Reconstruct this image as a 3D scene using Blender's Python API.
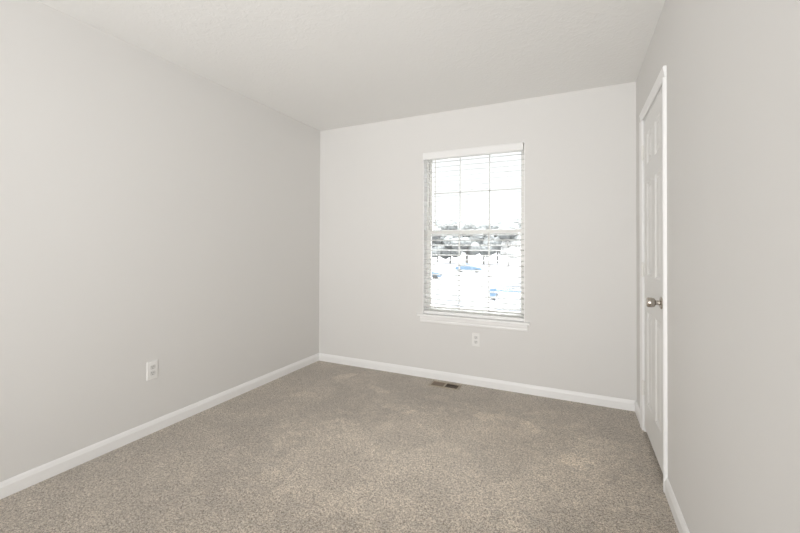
import bpy, bmesh, math, random
from mathutils import Vector, Matrix
sc = bpy.context.scene
for o in list(bpy.data.objects):
    bpy.data.objects.remove(o, do_unlink=True)
col = sc.collection

# ---------------------------------------------------------------- room sizes
XL, XR, YB, YF, H = -2.471, 0.408, 3.256, -4.0, 2.44
WX0, WX1, WZ0, WZ1 = -1.287, -0.381, 0.567, 2.083       # window opening
REV = 0.085                                              # reveal depth
WT = 0.15                                                # outer wall thickness
DY0, DY1, DZ = 2.290, 2.925, 2.045                       # door opening
GZ = -2.9                                                # ground outside

# ---------------------------------------------------------------- camera
yaw, pit, rol = 0.4378, 0.0103, 0.0045
r = Vector((math.cos(yaw), math.sin(yaw), 0)); d = Vector((-math.sin(yaw), math.cos(yaw), 0)); z = Vector((0, 0, 1))
fw = d * math.cos(pit) + z * math.sin(pit); up = -d * math.sin(pit) + z * math.cos(pit)
Rv = r * math.cos(rol) + up * math.sin(rol); Uv = -r * math.sin(rol) + up * math.cos(rol)
cam = bpy.data.cameras.new('camera'); cam.sensor_width = 36; cam.sensor_fit = 'HORIZONTAL'
cam.lens = 375.08 / 800 * 36
cam.shift_y = -(266.5 - 243.97) / 800
cam.clip_start = 0.02; cam.clip_end = 500
co = bpy.data.objects.new('camera', cam); col.objects.link(co)
m = Matrix.Identity(4)
for i in range(3):
    m[i][0] = Rv[i]; m[i][1] = Uv[i]; m[i][2] = -fw[i]
m[2][3] = 1.1958
co.matrix_world = m
sc.camera = co

# ---------------------------------------------------------------- sky, area lights, exposure
W = bpy.data.worlds.new('overcast_sky'); sc.world = W; W.use_nodes = True
bg = W.node_tree.nodes['Background']
bg.inputs['Color'].default_value = (0.95, 0.98, 1.0, 1); 
# bright cloud overhead, dim haze towards the horizon
wn = W.node_tree.nodes; wl = W.node_tree.links
wtc = wn.new('ShaderNodeTexCoord'); wsp = wn.new('ShaderNodeSeparateXYZ'); wmr = wn.new('ShaderNodeMapRange')
wl.new(wtc.outputs['Generated'], wsp.inputs[0]); wl.new(wsp.outputs['Z'], wmr.inputs['Value'])
wmr.interpolation_type = 'SMOOTHSTEP'; wmr.inputs['From Min'].default_value = 0.25; wmr.inputs['From Max'].default_value = 0.60
wmr.inputs['To Min'].default_value = 1.15; wmr.inputs['To Max'].default_value = 15.5
wl.new(wmr.outputs['Result'], bg.inputs['Strength'])

def area(name, loc, target, sx, sy, power, colr, spread=180):
    l = bpy.data.lights.new(name, 'AREA'); l.shape = 'RECTANGLE'; l.size = sx; l.size_y = sy
    l.energy = power; l.color = colr; l.spread = math.radians(spread)
    o = bpy.data.objects.new(name, l); col.objects.link(o); o.location = loc
    o.rotation_euler = (Vector(target) - Vector(loc)).to_track_quat('-Z', 'Y').to_euler()
    return o
area('rear_fill_light', (-0.65, YF + 0.12, 1.35), (-1.2, 3, 1.35), 1.6, 1.9, 45, (1.0, 1.0, 1.0), 175)  # unseen fill light added behind the camera
area('bounce_light', (-0.7, -1.4, 0.8), (-1.15, 2.6, 2.44), 1.6, 1.2, 31, (1.0, 1.0, 1.0), 112)

sc.view_settings.view_transform = 'Standard'; sc.view_settings.look = 'None'
sc.view_settings.gamma = 1; sc.view_settings.use_curve_mapping = False
sc.view_settings.exposure = 0.08
sc.cycles.use_denoising = True
sc.cycles.max_bounces = 12; sc.cycles.diffuse_bounces = 8
sc.cycles.transparent_max_bounces = 24

# ---------------------------------------------------------------- materials
def new_mat(name):
    mt = bpy.data.materials.new(name); mt.use_nodes = True
    return mt, mt.node_tree, mt.node_tree.nodes['Principled BSDF']

def mat(name, rgb, rough=0.5, metal=0.0, var=0.02, vscale=6.0, bump=0.0, bscale=60.0, bdist=0.002, spec=0.5):
    """colour with a faint large-scale noise and an optional fine bump"""
    mt, nt, p = new_mat(name)
    tc = nt.nodes.new('ShaderNodeTexCoord')
    nz = nt.nodes.new('ShaderNodeTexNoise'); nz.inputs['Scale'].default_value = vscale; nz.inputs['Detail'].default_value = 2
    nt.links.new(tc.outputs['Object'], nz.inputs['Vector'])
    mx = nt.nodes.new('ShaderNodeMix'); mx.data_type = 'RGBA'
    mx.inputs[6].default_value = tuple(c * (1 - var) for c in rgb) + (1,)
    mx.inputs[7].default_value = tuple(min(1, c * (1 + var)) for c in rgb) + (1,)
    nt.links.new(nz.outputs['Fac'], mx.inputs[0]); nt.links.new(mx.outputs[2], p.inputs['Base Color'])
    p.inputs['Roughness'].default_value = rough; p.inputs['Metallic'].default_value = metal
    p.inputs['Specular IOR Level'].default_value = spec
    if bump:
        b = nt.nodes.new('ShaderNodeTexNoise'); b.inputs['Scale'].default_value = bscale; b.inputs['Detail'].default_value = 4
        nt.links.new(tc.outputs['Object'], b.inputs['Vector'])
        bn = nt.nodes.new('ShaderNodeBump'); bn.inputs['Strength'].default_value = bump; bn.inputs['Distance'].default_value = bdist
        nt.links.new(b.outputs['Fac'], bn.inputs['Height']); nt.links.new(bn.outputs['Normal'], p.inputs['Normal'])
    return mt

M_wall = mat('greige_wall_paint', (0.728, 0.720, 0.706), 0.75, var=0.008, vscale=2, bump=0.12, bscale=180, bdist=0.001, spec=0.25)
M_trim = mat('white_trim_paint', (0.88, 0.88, 0.878), 0.38, var=0.006)
M_door = mat('white_door_paint', (0.81, 0.808, 0.797), 0.42, var=0.008, bump=0.05, bscale=90, bdist=0.001)
M_vinyl = mat('off_white_vinyl', (0.77, 0.76, 0.73), 0.4, var=0.006)
M_slat = mat('white_blind_slat', (0.86, 0.86, 0.85), 0.42, var=0.004)
# thin vinyl slats let some daylight through
_nt = M_slat.node_tree; _p = _nt.nodes['Principled BSDF']
_t = _nt.nodes.new('ShaderNodeBsdfTranslucent'); _t.inputs['Color'].default_value = (0.86, 0.86, 0.84, 1)
_m = _nt.nodes.new('ShaderNodeMixShader'); _m.inputs[0].default_value = 0.30
_nt.links.new(_p.outputs[0], _m.inputs[1]); _nt.links.new(_t.outputs[0], _m.inputs[2])
_nt.links.new(_m.outputs[0], _nt.nodes['Material Output'].inputs['Surface'])
M_val = mat('white_valance', (0.84, 0.84, 0.835), 0.42, var=0.004)
M_cord = mat('white_cord', (0.75, 0.74, 0.71), 0.8)
M_wand = mat('cream_wand_plastic', (0.66, 0.63, 0.57), 0.3)
M_plate = mat('white_outlet_plastic', (0.82, 0.815, 0.80), 0.35, var=0.004)
M_hinge = mat('painted_hinge', (0.80, 0.79, 0.76), 0.35, var=0.01)
M_slot = mat('dark_outlet_slot', (0.05, 0.048, 0.045), 0.6)
M_recept = mat('outlet_receptacle_plastic', (0.70, 0.695, 0.68), 0.35, var=0.004)
M_nickel = mat('brushed_nickel', (0.50, 0.46, 0.41), 0.27, metal=1.0, var=0.03, vscale=40)
M_reg = mat('tan_register_enamel', (0.40, 0.345, 0.27), 0.45)
M_louver = mat('brown_register_louver', (0.22, 0.165, 0.115), 0.45)
M_duct = mat('dark_duct', (0.06, 0.05, 0.04), 0.6)

# ceiling: sprayed and knocked-down texture
mt, nt, p = new_mat('textured_ceiling_paint'); M_ceil = mt
p.inputs['Base Color'].default_value = (0.825, 0.822, 0.81, 1); p.inputs['Roughness'].default_value = 0.85
p.inputs['Specular IOR Level'].default_value = 0.2
tc = nt.nodes.new('ShaderNodeTexCoord')
n1 = nt.nodes.new('ShaderNodeTexNoise'); n1.inputs['Scale'].default_value = 24; n1.inputs['Detail'].default_value = 5; n1.inputs['Distortion'].default_value = 1.2
rp = nt.nodes.new('ShaderNodeValToRGB'); rp.color_ramp.elements[0].position = 0.46; rp.color_ramp.elements[1].position = 0.60
bn = nt.nodes.new('ShaderNodeBump'); bn.inputs['Strength'].default_value = 0.22; bn.inputs['Distance'].default_value = 0.003
nt.links.new(tc.outputs['Object'], n1.inputs['Vector']); nt.links.new(n1.outputs['Fac'], rp.inputs['Fac'])
nt.links.new(rp.outputs['Color'], bn.inputs['Height']); nt.links.new(bn.outputs['Normal'], p.inputs['Normal'])

# carpet: cut pile, speckled yarn, brushed nap patches, a few footprints, window light painted into the middle
def carpet():
    mt, nt, p = new_mat('beige_cut_pile_carpet')
    N, L = nt.nodes, nt.links
    tc = N.new('ShaderNodeTexCoord')
    def noise(scale, detail=2, rough=0.5, dist=0.0, vec=None):
        n = N.new('ShaderNodeTexNoise'); n.inputs['Scale'].default_value = scale; n.inputs['Detail'].default_value = detail
        n.inputs['Roughness'].default_value = rough; n.inputs['Distortion'].default_value = dist
        L.new(vec or tc.outputs['Object'], n.inputs['Vector']); return n.outputs['Fac']
    def math_(op, a, b=None, c=None):
        n = N.new('ShaderNodeMath'); n.operation = op
        for i, v in enumerate((a, b, c)):
            if v is None: continue
            if isinstance(v, (int, float)): n.inputs[i].default_value = v
            else: L.new(v, n.inputs[i])
        return n.outputs[0]
    def smooth(v, lo, hi, a, b):
        n = N.new('ShaderNodeMapRange'); n.interpolation_type = 'SMOOTHSTEP'
        L.new(v, n.inputs['Value'])
        for k, x in zip(('From Min', 'From Max', 'To Min', 'To Max'), (lo, hi, a, b)): n.inputs[k].default_value = x
        return n.outputs['Result']
    vo = N.new('ShaderNodeTexVoronoi'); vo.inputs['Scale'].default_value = 240
    L.new(tc.outputs['Object'], vo.inputs['Vector'])
    sx = N.new('ShaderNodeSeparateColor'); L.new(vo.outputs['Color'], sx.inputs[0])
    tuft = sx.outputs[0]                                  # each tuft its own shade
    gap = smooth(vo.outputs['Distance'], 0.25, 0.75, 1.0, 0.0)
    mid = smooth(noise(95, 3, 0.6), 0.30, 0.70, 0.0, 1.0)
    sp = math_('ADD', math_('ADD', math_('MULTIPLY', tuft, 0.42), math_('MULTIPLY', mid, 0.30)), math_('MULTIPLY', gap, 0.28))
    rp = N.new('ShaderNodeValToRGB'); e = rp.color_ramp.elements
    e[0].position = 0.22; e[0].color = (0.155, 0.122, 0.086, 1)
    e[1].position = 0.82; e[1].color = (0.730, 0.655, 0.560, 1)
    q = e.new(0.52); q.color = (0.450, 0.380, 0.298, 1)
    L.new(sp, rp.inputs['Fac'])
    nap = smooth(noise(3.2, 3, 0.55, 0.6), 0.38, 0.62, 0.91, 1.07)
    nap2 = smooth(noise(9, 2, 0.5, 0.8), 0.50, 0.62, 0.97, 1.05)
    tot = math_('MULTIPLY', nap, nap2)
    # pressed marks and one broad patch of nap and painted daylight: (x, y, half length, half width, turn)
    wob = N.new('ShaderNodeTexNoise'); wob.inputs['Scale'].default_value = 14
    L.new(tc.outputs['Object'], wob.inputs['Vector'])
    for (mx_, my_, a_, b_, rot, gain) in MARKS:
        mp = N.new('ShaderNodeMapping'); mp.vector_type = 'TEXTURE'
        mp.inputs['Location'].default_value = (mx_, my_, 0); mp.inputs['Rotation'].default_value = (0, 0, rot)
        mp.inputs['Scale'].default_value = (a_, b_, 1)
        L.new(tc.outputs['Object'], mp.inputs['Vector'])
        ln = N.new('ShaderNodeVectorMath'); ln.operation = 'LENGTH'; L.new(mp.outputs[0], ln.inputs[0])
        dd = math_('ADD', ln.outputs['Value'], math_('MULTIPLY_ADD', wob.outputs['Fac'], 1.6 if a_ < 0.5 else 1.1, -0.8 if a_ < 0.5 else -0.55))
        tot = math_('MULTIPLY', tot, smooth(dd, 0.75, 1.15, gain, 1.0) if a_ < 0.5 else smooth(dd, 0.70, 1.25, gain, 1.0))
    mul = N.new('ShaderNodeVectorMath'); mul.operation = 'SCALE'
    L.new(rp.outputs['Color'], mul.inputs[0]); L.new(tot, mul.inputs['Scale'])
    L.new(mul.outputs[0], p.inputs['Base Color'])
    p.inputs['Roughness'].default_value = 0.55; p.inputs['Specular IOR Level'].default_value = 0.6
    p.inputs['Sheen Weight'].default_value = 0.5; p.inputs['Sheen Roughness'].default_value = 0.5
    bn = N.new('ShaderNodeBump'); bn.inputs['Strength'].default_value = 0.7; bn.inputs['Distance'].default_value = 0.006
    L.new(sp, bn.inputs['Height']); L.new(bn.outputs['Normal'], p.inputs['Normal'])
    return mt
MARKS = [(-0.70, 2.08, 1.05, 0.62, 0.50, 1.32), (-0.98, 2.86, 0.10, 0.055, 0.1, 1.25), (-0.55, 2.70, 0.13, 0.07, 0.4, 1.22), (-0.25, 2.66, 0.11, 0.06, -0.5, 1.19),  # first entry lightens the middle: daylight put into the colour, with some nap
         (0.0, 2.34, 0.09, 0.08, 0.8, 1.22), (-1.95, 2.95, 0.11, 0.06, 0.9, 1.25), (-1.50, 2.80, 0.12, 0.05, -0.3, 1.25),
         (-2.0, 2.45, 0.13, 0.06, 0.5, 1.20), (-1.2, 2.55, 0.14, 0.07, -0.2, 1.20)]
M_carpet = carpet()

# glass: clear pane that still reflects a little
mt, nt, p = new_mat('clear_window_glass'); M_glass = mt
nt.nodes.remove(p)
tr = nt.nodes.new('ShaderNodeBsdfTransparent'); gl = nt.nodes.new('ShaderNodeBsdfGlossy'); gl.inputs['Roughness'].default_value = 0.02
mxs = nt.nodes.new('ShaderNodeMixShader'); fr = nt.nodes.new('ShaderNodeFresnel'); fr.inputs['IOR'].default_value = 1.45
nt.links.new(fr.outputs[0], mxs.inputs[0]); nt.links.new(tr.outputs[0], mxs.inputs[1]); nt.links.new(gl.outputs[0], mxs.inputs[2])
nt.links.new(mxs.outputs[0], nt.nodes['Material Output'].inputs['Surface'])

# outdoors
M_lot = mat('grey_asphalt', (0.17, 0.172, 0.175), 0.9, var=0.06, vscale=0.4)
M_bark = mat('grey_bark', (0.10, 0.095, 0.09), 0.9, var=0.2, vscale=4)
M_leaf = mat('grey_green_foliage', (0.125, 0.132, 0.13), 0.9, var=0.15, vscale=1.2, bump=0.3, bscale=3, bdist=0.2)
M_carblue = mat('blue_car_paint', (0.07, 0.115, 0.165), 0.4)
M_carsilver = mat('grey_car_paint', (0.075, 0.085, 0.10), 0.45)
M_carglass = mat('dark_car_glass', (0.06, 0.07, 0.08), 0.2)
M_tyre = mat('black_tyre_rubber', (0.03, 0.03, 0.03), 0.85)

# ---------------------------------------------------------------- mesh helpers
def box(bm, x0, x1, y0, y1, z0, z1, bev=0.0):
    vs = [bm.verts.new((x, y, zz)) for x in (x0, x1) for y in (y0, y1) for zz in (z0, z1)]
    F = [(0, 1, 3, 2), (4, 6, 7, 5), (0, 4, 5, 1), (2, 3, 7, 6), (0, 2, 6, 4), (1, 5, 7, 3)]
    fs = [bm.faces.new([vs[i] for i in f]) for f in F]
    if bev:
        ed = list({e for f in fs for e in f.edges})
        bmesh.ops.bevel(bm, geom=ed, offset=bev, segments=2, affect='EDGES', profile=0.6)

def prism(bm, prof, a, b, axis):
    """extrude a closed profile of (p, q) along axis from a to b. axis 0: (y,z), 1: (x,z), 2: (x,y)"""
    def P(p, q, t): return ((t, p, q), (p, t, q), (p, q, t))[axis]
    A = [bm.verts.new(P(p, q, a)) for p, q in prof]; B = [bm.verts.new(P(p, q, b)) for p, q in prof]
    n = len(prof)
    bm.faces.new(A); bm.faces.new(B[::-1])
    for i in range(n): bm.faces.new((A[i], A[(i + 1) % n], B[(i + 1) % n], B[i]))

def tube(bm, p0, p1, rad, seg=12, rad2=None):
    p0, p1 = Vector(p0), Vector(p1); ax = (p1 - p0).normalized()
    t = ax.orthogonal().normalized(); b = ax.cross(t); rad2 = rad if rad2 is None else rad2
    A, B = [], []
    for i in range(seg):
        a = 2 * math.pi * i / seg; v = t * math.cos(a) + b * math.sin(a)
        A.append(bm.verts.new(p0 + v * rad)); B.append(bm.verts.new(p1 + v * rad2))
    for i in range(seg): bm.faces.new((A[i], A[(i + 1) % seg], B[(i + 1) % seg], B[i]))
    bm.faces.new(A[::-1]); bm.faces.new(B)

def lathe(bm, prof, origin, ax, seg=28):
    """prof: (distance along ax, radius)"""
    o, ax = Vector(origin), Vector(ax).normalized(); t = ax.orthogonal().normalized(); b = ax.cross(t)
    rings = []
    for s, rad in prof:
        if rad < 1e-6: rings.append([bm.verts.new(o + ax * s)])
        else: rings.append([bm.verts.new(o + ax * s + (t * math.cos(2 * math.pi * i / seg) + b * math.sin(2 * math.pi * i / seg)) * rad) for i in range(seg)])
    for A, B in zip(rings, rings[1:]):
        for i in range(seg):
            j = (i + 1) % seg
            f = [A[i % len(A)], A[j % len(A)], B[j % len(B)], B[i % len(B)]]
            u = []
            for v in f:
                if v not in u: u.append(v)
            if len(u) > 2: bm.faces.new(u)

def obj(name, bm, material, parent=None, smooth=False):
    bmesh.ops.recalc_face_normals(bm, faces=bm.faces)
    me = bpy.data.meshes.new(name); bm.to_mesh(me); bm.free()
    me.materials.append(material)
    if smooth:
        me.shade_smooth()
        me.set_sharp_from_angle(angle=math.radians(35))
    o = bpy.data.objects.new(name, me); col.objects.link(o)
    if parent is not None:
        o.parent = parent
    return o

def rebase(o, base):
    """move a mesh object's origin to its base point without moving the mesh"""
    o.data.transform(Matrix.Translation(-Vector(base))); o.location = base

def tag(o, label=None, cat=None, group=None, kind=None):
    if label: o['label'] = label
    if cat: o['category'] = cat
    if group: o['group'] = group
    if kind: o['kind'] = kind
    return o

def empty(name, loc, rz=0.0):
    o = bpy.data.objects.new(name, None); col.objects.link(o); o.empty_display_size = 0.1
    o.location = loc; o.rotation_euler = (0, 0, rz); return o

def struct(name, bm, material, label, cat, smooth=False):
    o = obj(name, bm, material, None, smooth); tag(o, label, cat, kind='structure'); return o

B = bmesh.new

# ---------------------------------------------------------------- room shell
CX = 1.15                                                # closet depth behind the door
bm = B(); box(bm, XL, CX, YF, YB, -0.12, 0)
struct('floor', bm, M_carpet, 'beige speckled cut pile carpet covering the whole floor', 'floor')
bm = B(); box(bm, XL - 0.12, CX + 0.1, YF - 0.12, YB + WT, H, H + 0.12)
struct('ceiling', bm, M_ceil, 'off-white ceiling with a fine textured finish', 'ceiling')
bm = B(); box(bm, XL - 0.12, XL, YF - 0.12, YB + WT, -0.12, H)
struct('wall_left', bm, M_wall, 'long plain greige wall on the left with one outlet', 'wall')
bm = B()
box(bm, XL, WX0, YB, YB + WT, -0.12, H); box(bm, WX1, CX + 0.1, YB, YB + WT, -0.12, H)
box(bm, WX0, WX1, YB, YB + WT, -0.12, WZ0); box(bm, WX0, WX1, YB, YB + WT, WZ1, H)
struct('wall_back', bm, M_wall, 'greige wall at the far end holding the window', 'wall')
bm = B()
box(bm, XR, XR + 0.115, YF, DY0, 0, H); box(bm, XR, XR + 0.115, DY1, YB, 0, H); box(bm, XR, XR + 0.115, DY0, DY1, DZ, H)
struct('wall_right', bm, M_wall, 'greige wall on the right around the white door', 'wall')
bm = B(); box(bm, XL, CX, YF - 0.12, YF, -0.12, H)
struct('wall_front', bm, M_wall, 'greige wall behind the camera', 'wall')
bm = B(); box(bm, CX, CX + 0.1, YF, YB, -0.12, H)
struct('wall_closet', bm, M_wall, 'greige closet wall behind the closed door', 'wall')

# baseboards, one stepped profile
BH, BT = 0.077, 0.013
prof = [(0, 0), (BT, 0), (BT, 0.053), (BT * 0.82, 0.058), (BT * 0.62, 0.068), (BT * 0.36, 0.0745), (BT * 0.22, BH), (0, BH)]
bm = B(); prism(bm, [(XL + p_, q_) for p_, q_ in prof], YF, YB, 1)
struct('baseboard_left', bm, M_trim, 'white baseboard along the left wall', 'baseboard')
bm = B(); prism(bm, [(YB - p_, q_) for p_, q_ in prof], XL + BT, XR - BT, 0)
struct('baseboard_back', bm, M_trim, 'white baseboard along the far wall under the window', 'baseboard')
bm = B(); prism(bm, [(XR - p_, q_) for p_, q_ in prof], YF, DY0 - 0.061, 1)
struct('baseboard_right', bm, M_trim, 'white baseboard on the right wall on the near side of the door', 'baseboard')
bm = B(); prism(bm, [(XR - p_, q_) for p_, q_ in prof], DY1 + 0.061, YB, 1)
struct('baseboard_right', bm, M_trim, 'short white baseboard between the door and the far right corner', 'baseboard')

# ---------------------------------------------------------------- door
# casing round the door: profile steps from thin inner bead to thick outer edge
CW = 0.060
cp = [(0.005, 0.0), (0.005, 0.005), (0.011, 0.0100), (0.017, 0.0095), (0.034, 0.0125), (0.048, 0.016), (0.056, 0.0165), (CW, 0.013), (CW, 0.0)]
bm = B()
prism(bm, [(XR - q_, DY0 - p_) for p_, q_ in cp], 0, DZ + 0.004, 2)
prism(bm, [(XR - q_, DY1 + p_) for p_, q_ in cp], 0, DZ + 0.004, 2)
prism(bm, [(XR - q_, DZ + p_) for p_, q_ in cp], DY0 - CW, DY1 + CW, 1)
# jamb and stop
box(bm, XR, XR + 0.115, DY0 - 0.002, DY0 + 0.009, 0, DZ); box(bm, XR, XR + 0.115, DY1 - 0.009, DY1 + 0.002, 0, DZ)
box(bm, XR, XR + 0.115, DY0, DY1, DZ - 0.008, DZ + 0.004)
box(bm, XR + 0.040, XR + 0.052, DY0 + 0.009, DY0 + 0.02, 0, DZ); box(bm, XR + 0.040, XR + 0.052, DY1 - 0.02, DY1 - 0.009, 0, DZ)
box(bm, XR + 0.040, XR + 0.052, DY0, DY1, DZ - 0.02, DZ - 0.008)
struct('trim_1', bm, M_trim, 'white casing and jamb round the six panel door', 'door casing')

SY0, SY1, SZ0, SZ1, SX = DY0 + 0.0115, DY1 - 0.0115, 0.028, DZ - 0.0095, XR + 0.002
door = empty('door_1', (SX, SY1, SZ0)); tag(door, 'white six panel door with round nickel knob, closed in the right wall', 'door', kind='structure')
def door_slab():
    bm = B()
    w = SY1 - SY0
    ys = [0, 0.098, 0.253, w - 0.253, w - 0.098, w]
    zs = [0, 0.19, 0.775, 1.00, 1.59, 1.705, 1.90, SZ1 - SZ0]
    for side, xf, sg in ((0, 0.0, 1), (1, 0.035, -1)):
        for i in range(5):
            for j in range(7):
                y0, y1, z0, z1 = ys[i], ys[i + 1], zs[j], zs[j + 1]
                if i in (1, 3) and j in (1, 3, 5):
                    rings = []
                    for ins, dep in ((0, 0), (0.004, 0.002), (0.012, 0.0075), (0.022, 0.0075), (0.040, 0.002), (0.043, 0.002)):
                        rings.append([bm.verts.new((xf + sg * dep, y, zz)) for y, zz in ((y0 + ins, z0 + ins), (y1 - ins, z0 + ins), (y1 - ins, z1 - ins), (y0 + ins, z1 - ins))])
                    for A_, B_ in zip(rings, rings[1:]):
                        for k in range(4): bm.faces.new((A_[k], A_[(k + 1) % 4], B_[(k + 1) % 4], B_[k]))
                    bm.faces.new(rings[-1])
                else:
                    bm.faces.new([bm.verts.new((xf, y, zz)) for y, zz in ((y0, z0), (y1, z0), (y1, z1), (y0, z1))])
    z1 = SZ1 - SZ0
    for q in ([(0, 0, 0), (0.035, 0, 0), (0.035, 0, z1), (0, 0, z1)], [(0, w, 0), (0.035, w, 0), (0.035, w, z1), (0, w, z1)],
              [(0, 0, 0), (0, w, 0), (0.035, w, 0), (0.035, 0, 0)], [(0, 0, z1), (0, w, z1), (0.035, w, z1), (0.035, 0, z1)]):
        bm.faces.new([bm.verts.new(v) for v in q])
    bmesh.ops.remove_doubles(bm, verts=bm.verts, dist=1e-5)
    bmesh.ops.translate(bm, verts=bm.verts, vec=(0, -w, 0))     # origin of the door: its hinge side
    return bm
obj('door_slab', door_slab(), M_door, door)
W_ = SY1 - SY0
kp = Vector((0, -(W_ - 0.070), 0.912 - SZ0))
bm = B(); lathe(bm, [(0, 0), (0, 0.0315), (0.003, 0.0325), (0.006, 0.031), (0.009, 0.022), (0.010, 0.0)], kp, (-1, 0, 0))
rose = obj('knob_rose', bm, M_nickel, door, True); tag(rose, 'round brushed nickel rose plate')
bm = B(); lathe(bm, [(0.008, 0.0), (0.008, 0.0135), (0.020, 0.0118), (0.028, 0.0122), (0.030, 0.0195), (0.034, 0.0235), (0.048, 0.0258), (0.062, 0.0252), (0.0665, 0.0225), (0.0678, 0.017), (0.0672, 0.008), (0.067, 0)], kp, (-1, 0, 0))
kn = obj('door_knob', bm, M_nickel, door, True); tag(kn, 'round brushed nickel knob')
for hz in (0.285, 1.06, 1.83):
    bm = B(); o3 = Vector((-0.0095, 0.005, hz - SZ0))
    for k in range(5): tube(bm, o3 + Vector((0, 0, -0.044 + 0.0178 * k)), o3 + Vector((0, 0, -0.044 + 0.0178 * k + 0.0168)), 0.0075, 12)
    tube(bm, o3 + Vector((0, 0, 0.044)), o3 + Vector((0, 0, 0.050)), 0.0035, 10); tube(bm, o3 + Vector((0, 0, -0.050)), o3 + Vector((0, 0, -0.044)), 0.0035, 10)
    box(bm, -0.0015, 0.0005, -0.010, 0.004, hz - SZ0 - 0.044, hz - SZ0 + 0.044)
    obj('hinge', bm, M_hinge, door)

# ---------------------------------------------------------------- window
FY = YB + REV                                            # room-side face of the vinyl frame
win = empty('window_1', ((WX0 + WX1) / 2, FY, WZ0)); tag(win, 'off-white vinyl sash window with gridded panes behind the blind', 'window', kind='structure')
ox, oy, oz = win.location
def wbox(bm, x0, x1, y0, y1, z0, z1, bev=0.0): box(bm, x0 - ox, x1 - ox, y0 - oy, y1 - oy, z0 - oz, z1 - oz, bev)
fwid = 0.023
bm = B()
wbox(bm, WX0, WX0 + fwid, FY, FY + 0.065, WZ0, WZ1); wbox(bm, WX1 - fwid, WX1, FY, FY + 0.065, WZ0, WZ1)
wbox(bm, WX0 + fwid, WX1 - fwid, FY, FY + 0.065, WZ0, WZ0 + 0.045); wbox(bm, WX0 + fwid, WX1 - fwid, FY, FY + 0.065, WZ1 - 0.022, WZ1)
obj('window_frame', bm, M_vinyl, win)
MID = 1.343
def sash(name, y0, y1, z0, z1, dz=0.0):
    st, x0, x1 = 0.022, WX0 + fwid, WX1 - fwid
    bm = B()
    wbox(bm, x0, x0 + st, y0, y1, z0, z1); wbox(bm, x1 - st, x1, y0, y1, z0, z1)
    wbox(bm, x0 + st, x1 - st, y0, y1, z0, z0 + 0.036); wbox(bm, x0 + st, x1 - st, y0, y1, z1 - 0.026, z1)
    s = obj(name, bm, M_vinyl, win)
    gx0, gx1, gz0, gz1 = x0 + st, x1 - st, z0 + 0.036, z1 - 0.026; ym = (y0 + y1) / 2
    bm = B(); w3 = (gx1 - gx0) / 3
    for k in (1, 2): wbox(bm, gx0 + w3 * k - 0.006, gx0 + w3 * k + 0.006, ym - 0.004, ym + 0.004, gz0, gz1)
    zm = (gz0 + gz1) / 2 + dz; wbox(bm, gx0, gx1, ym - 0.004, ym + 0.004, zm - 0.006, zm + 0.006)
    obj('muntin_grid', bm, M_vinyl, s)
    bm = B(); wbox(bm, gx0 - 0.004, gx1 + 0.004, ym - 0.0065, ym - 0.0045, gz0 - 0.004, gz1 + 0.004)
    obj('glass_pane', bm, M_glass, s)
sash('lower_sash', FY + 0.006, FY + 0.030, WZ0 + 0.045, MID + 0.018)
sash('upper_sash', FY + 0.034, FY + 0.058, MID - 0.018, WZ1 - 0.022, 0.016)

# stool and apron under the window
bm = B()
prism(bm, [(YB + REV, WZ0 - 0.0), (YB + REV, WZ0 + 0.018), (YB - 0.030, WZ0 + 0.018), (YB - 0.035, WZ0 + 0.014), (YB - 0.036, WZ0 + 0.006), (YB - 0.033, WZ0 + 0.0)], WX0 + 0.0005, WX1 - 0.0005, 0)
hp = [(YB, WZ0 - 0.0), (YB, WZ0 + 0.018), (YB - 0.030, WZ0 + 0.018), (YB - 0.035, WZ0 + 0.014), (YB - 0.036, WZ0 + 0.006), (YB - 0.033, WZ0 + 0.0)]
prism(bm, hp, WX0 - 0.040, WX0 + 0.0005, 0); prism(bm, hp, WX1 - 0.0005, WX1 + 0.040, 0)
struct('trim_2', bm, M_trim, 'white window stool projecting below the blind', 'window sill')
bm = B()
prism(bm, [(YB, WZ0 - 0.055), (YB - 0.008, WZ0 - 0.055), (YB - 0.011, WZ0 - 0.045), (YB - 0.010, WZ0 - 0.035), (YB - 0.015, WZ0 - 0.022), (YB - 0.016, WZ0), (YB, WZ0)], WX0 - 0.022, WX1 + 0.022, 0)
struct('trim_3', bm, M_trim, 'white moulded apron under the window stool', 'window apron')

bm = B(); jt = 0.006
box(bm, WX0, WX0 + jt, YB + 0.001, FY, WZ0 + 0.018, WZ1); box(bm, WX1 - jt, WX1, YB + 0.001, FY, WZ0 + 0.018, WZ1); box(bm, WX0 + jt, WX1 - jt, YB + 0.001, FY, WZ1 - jt, WZ1)
struct('trim_4', bm, M_trim, 'thin white lining inside the window opening', 'window lining')

# ---------------------------------------------------------------- blind
SYc = YB + 0.036                                         # slat centre line, inside the reveal
bl = empty('window_blind', ((WX0 + WX1) / 2, SYc, WZ0 + 0.018)); tag(bl, 'white horizontal slat blind, lowered with slats open, in the window', 'window blind')
ox, oy, oz = bl.location
bx0, bx1 = WX0 + 0.009, WX1 - 0.009
bm = B(); vz0, vz1 = 2.013, 2.079
prism(bm, [(YB - 0.010 - oy, vz0 - oz), (YB - 0.014 - oy, vz0 + 0.006 - oz), (YB - 0.014 - oy, vz1 - 0.008 - oz), (YB - 0.010 - oy, vz1 - oz), (YB - 0.003 - oy, vz1 - oz), (YB - 0.003 - oy, vz0 - oz)], WX0 - 0.001 - ox, WX1 - 0.013 - ox, 0)
obj('valance', bm, M_val, bl)
bm = B(); wbox(bm, bx0 + 0.004, bx1 - 0.008, YB + 0.008, YB + 0.062, 2.027, 2.075, 0.003)
obj('head_rail', bm, M_vinyl, bl)
TILT = math.radians(7); PITCH = 0.0452; SW = 0.050; ST = 0.0032
bm = B(); zt = 1.990; n = 0; slat_z = []
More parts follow.
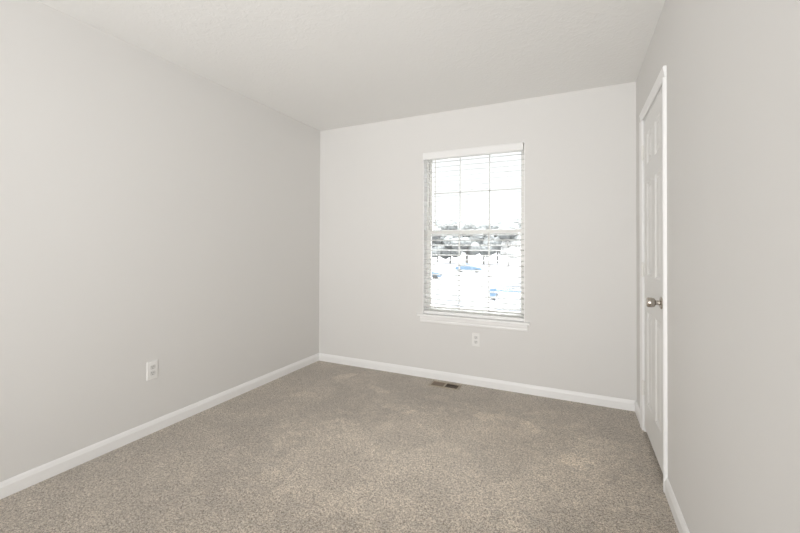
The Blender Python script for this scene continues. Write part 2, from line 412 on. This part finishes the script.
while zt > WZ0 + 0.018 + 0.042:
    slat_z.append(zt); zt -= PITCH
for zc in slat_z:
    top, bot = [], []
    for k in range(7):
        u = -1 + k / 3; yy = u * SW / 2; crown = 0.003 * (1 - u * u)
        py = yy * math.cos(TILT); pz = yy * math.sin(TILT) + crown
        top.append((SYc + py - oy, zc + pz + ST / 2 - oz)); bot.append((SYc + py - oy, zc + pz - ST / 2 - oz))
    prism(bm, top + bot[::-1], bx0 - ox, bx1 - ox, 0)
obj('slats', bm, M_slat, bl)
bz = WZ0 + 0.018 + 0.002
bm = B(); wbox(bm, bx0, bx1, SYc - 0.025, SYc + 0.025, bz, bz + 0.026, 0.003)
obj('bottom_rail', bm, M_val, bl)
for lx in (WX0 + 0.145, (WX0 + WX1) / 2, WX1 - 0.145):
    bm = B()
    for yy in (SYc - 0.0275, SYc + 0.0275):
        tube(bm, (lx - ox, yy - oy, bz + 0.01 - oz), (lx - ox, yy - oy, 2.035 - oz), 0.0008, 6)
    for zc in slat_z: tube(bm, (lx - ox, SYc - 0.0275 - oy, zc - 0.0055 - oz), (lx - ox, SYc + 0.0275 - oy, zc + 0.0025 - oz), 0.0006, 5)
    obj('ladder_cord', bm, M_cord, bl)
bm = B(); wx = -1.169
tube(bm, (wx - ox, YB - 0.001 - oy, 2.012 - oz), (wx - ox, YB + 0.0005 - oy, 2.040 - oz), 0.0018, 8)
tube(bm, (wx - ox, YB - 0.001 - oy, 1.40 - oz), (wx - ox, YB - 0.001 - oy, 2.012 - oz), 0.0035, 6)
tube(bm, (wx - ox, YB - 0.001 - oy, 1.385 - oz), (wx - ox, YB - 0.001 - oy, 1.42 - oz), 0.0048, 8)
w_ = obj('tilt_wand', bm, M_wand, bl); tag(w_, 'thin cream tilt wand')

# ---------------------------------------------------------------- outlets: built facing -y, then turned
def outlet(loc, rz, label):
    t = empty('wall_outlet', loc, rz); tag(t, label, 'wall outlet', 'duplex outlets on the walls')
    bm = B()
    pw, ph, th = 0.035, 0.0575, 0.0055
    rings = []
    for ins, dp in ((0, 0.0), (0, 0.002), (0.0015, 0.0042), (0.004, th)):
        rings.append([bm.verts.new((sx * (pw - ins), -dp, sz * (ph - ins))) for sx, sz in ((-1, -1), (1, -1), (1, 1), (-1, 1))])
    for A_, B_ in zip(rings, rings[1:]):
        for k in range(4): bm.faces.new((A_[k], A_[(k + 1) % 4], B_[(k + 1) % 4], B_[k]))
    bm.faces.new(rings[0]); bm.faces.new(rings[-1])
    obj('cover_plate', bm, M_plate, t)
    bm = B(); lathe(bm, [(0, 0), (0, 0.003), (0.001, 0.0026), (0.0013, 0)], (0, -th, 0), (0, -1, 0), 12); obj('screw', bm, M_recept, t)
    for zc in (-0.0195, 0.0195):
        bm = B(); pts = []
        for k in range(24):
            a = 2 * math.pi * k / 24; pts.append((max(-0.0172, min(0.0172, 0.0185 * math.cos(a))), zc + max(-0.0135, min(0.0135, 0.0185 * math.sin(a)))))
        prism(bm, pts, -th - 0.0016, -th, 1)
        rc = obj('receptacle', bm, M_recept, t)
        bm = B(); y0, y1 = -th - 0.0022, -th - 0.0014
        box(bm, -0.0072, -0.0050, y0, y1, zc - 0.0005, zc + 0.0080); box(bm, 0.0050, 0.0072, y0, y1, zc + 0.0005, zc + 0.0075)
        tube(bm, (0, y1, zc - 0.0075), (0, y0, zc - 0.0075), 0.0026, 12)
        obj('socket_slots', bm, M_slot, rc)
    return t
outlet((XL, 1.521, 0.402), math.pi / 2, 'white duplex outlet low on the long left wall')
outlet((-0.787, YB, 0.397), 0, 'white duplex outlet on the far wall below the window')

# ---------------------------------------------------------------- floor register
VX0, VX1, VY0, VY1 = -1.160, -0.897, 3.071, 3.195
reg = empty('floor_register', ((VX0 + VX1) / 2, (VY0 + VY1) / 2, 0)); tag(reg, 'brown metal floor vent set in the carpet beneath the window', 'floor vent')
ox, oy, oz = reg.location
bm = B(); fz = 0.006; fl = 0.014; xm = ox
wbox(bm, VX0, VX1, VY0, VY0 + fl, 0, fz); wbox(bm, VX0, VX1, VY1 - fl, VY1, 0, fz)
wbox(bm, VX0, VX0 + fl, VY0 + fl, VY1 - fl, 0, fz); wbox(bm, VX1 - fl, VX1, VY0 + fl, VY1 - fl, 0, fz)
wbox(bm, xm - 0.006, xm + 0.006, VY0 + fl, VY1 - fl, 0, fz)
obj('register_frame', bm, M_reg, reg)
bm = B(); wbox(bm, VX0 + fl, VX1 - fl, VY0 + fl, VY1 - fl, 0.0002, 0.0008)
obj('damper', bm, M_duct, reg)
for a0, a1, sg in ((VX0 + fl, xm - 0.006, -1), (xm + 0.006, VX1 - fl, 1)):
    bm = B(); nb = 9
    for k in range(nb):
        xc = a0 + (a1 - a0) * (k + 0.5) / nb - ox; dx = 0.0035 * sg
        y0, y1 = VY0 + fl - oy, VY1 - fl - oy
        prism(bm, [(xc - dx - 0.0006, 0.0012), (xc - dx + 0.0006, 0.0012), (xc + dx + 0.0006, 0.0052), (xc + dx - 0.0006, 0.0052)], y0, y1, 1)
    obj('louvers', bm, M_louver, reg)

# ---------------------------------------------------------------- outdoors, one storey down
bm = B(); box(bm, -140, 60, YB + 1.2, 260, GZ - 0.3, GZ)
struct('ground', bm, M_lot, 'pale bright ground outside beyond the window', 'ground')

def make_car(loc, rz, paint, label):
    t = empty('parked_car', loc, rz); tag(t, label, 'car', 'cars parked outside the window')
    # side outline: x along the car, z up
    lo = [(-2.2, 0.28), (-2.22, 0.62), (-2.12, 0.90), (-1.55, 0.98), (1.0, 0.96), (1.95, 0.80), (2.20, 0.62), (2.22, 0.30),
          (1.75, 0.26), (1.65, 0.50), (1.38, 0.62), (1.10, 0.50), (1.0, 0.25), (-1.0, 0.25), (-1.10, 0.50), (-1.38, 0.62), (-1.65, 0.50), (-1.75, 0.26)]
    bm = B(); prism(bm, lo, -0.86, 0.86, 1)
    tp = [(-1.62, 0.95, 0.80), (-1.05, 1.42, 0.66), (0.10, 1.46, 0.66), (0.98, 0.94, 0.80)]
    L_ = [bm.verts.new((x, -y, zz)) for x, zz, y in tp]; R_ = [bm.verts.new((x, y, zz)) for x, zz, y in tp]
    bm.faces.new(L_); bm.faces.new(R_[::-1])
    for i in range(4): bm.faces.new((L_[i], L_[(i + 1) % 4], R_[(i + 1) % 4], R_[i]))
    obj('car_body', bm, paint, t)
    def quad(name, pts, off):
        bm = B(); v = [bm.verts.new(Vector(q) + Vector(off)) for q in pts]; f = bm.faces.new(v)
        rs = bmesh.ops.extrude_face_region(bm, geom=[f]); bmesh.ops.translate(bm, verts=[g for g in rs['geom'] if isinstance(g, bmesh.types.BMVert)], vec=Vector(off) * -0.6)
        obj(name, bm, M_carglass, t)
    for s in (-1, 1):
        quad('side_window', [(-1.38, s * 0.765, 1.02), (-0.98, s * 0.665, 1.38), (0.05, s * 0.665, 1.41), (0.72, s * 0.765, 1.02)], (0, s * 0.03, 0.01))
    quad('windshield', [(0.88, -0.70, 0.99), (0.88, 0.70, 0.99), (0.20, 0.60, 1.41), (0.20, -0.60, 1.41)], (0.015, 0, 0.02))
    quad('rear_window', [(-1.53, -0.70, 1.01), (-1.53, 0.70, 1.01), (-1.12, 0.60, 1.37), (-1.12, -0.60, 1.37)], (-0.02, 0, 0.015))
    for x in (-1.38, 1.38):
        for s in (-1, 1):
            bm = B(); lathe(bm, [(0, 0), (0, 0.2), (0.02, 0.29), (0.05, 0.31), (0.17, 0.31), (0.20, 0.29), (0.21, 0.18), (0.20, 0)], (x, s * 0.66, 0.31), (0, s, 0), 20)
            obj('wheel', bm, M_tyre, t, True)
make_car((-4.1, 30.8, GZ), 0.15, M_carblue, 'blue car outside low behind the right side of the blind')
make_car((-16.5, 63, GZ), 0.1, M_carblue, 'small distant blue car outside behind the middle of the blind')
make_car((-18.2, 47, GZ), 0.2, M_carblue, 'blue car outside at the left edge of the blind')
make_car((-7.0, 21.9, GZ), math.pi / 2 + 0.3, M_carsilver, 'grey car outside behind the lower left slats')
make_car((-3.5, 23.0, GZ), math.pi / 2 + 0.2, M_carsilver, 'grey car outside behind the lower right slats')

rnd = random.Random(5)
def make_tree(x, y, h):
    t = empty('tree', (x, y, GZ)); tag(t, 'hazy grey green tree far outside the window', 'tree', 'trees far outside the window')
    bm = B(); tube(bm, (0, 0, 0), (0.1, 0, h * 0.35), 0.22, 10, 0.16); tube(bm, (0.1, 0, h * 0.35), (0.0, 0.1, h * 0.7), 0.16, 10, 0.06)
    obj('trunk', bm, M_bark, t)
    bm = B()
    for k in range(16):
        a = rnd.uniform(0, 6.28); q = rnd.uniform(0.12, 0.92); rr = h * 0.26 * math.sqrt(max(0.05, 1 - (2 * q - 0.9) ** 2)) * rnd.uniform(0.4, 1.0)
        c = Vector((rr * math.cos(a), rr * math.sin(a), h * (0.16 + 0.76 * q))); s = h * rnd.uniform(0.10, 0.16)
        vs = bmesh.ops.create_icosphere(bm, subdivisions=3, radius=s, matrix=Matrix.Translation(c))['verts']
        for v in vs: v.co += (v.co - c).normalized() * rnd.uniform(-0.08, 0.08) * s
    obj('crown', bm, M_leaf, t)
for row, (y, x0) in enumerate(((84, -50.0), (95, -57.6), (106, -56.3))):
    for k in range(7):
        if not -0.46 * y < x0 + 9.2 * k < -0.04 * y: continue       # only what the window looks out on
        make_tree(x0 + 9.2 * k + rnd.uniform(-0.4, 0.4), y + rnd.uniform(-1, 1), (10.5, 11.5, 13.0)[row] + rnd.uniform(-0.7, 0.7))
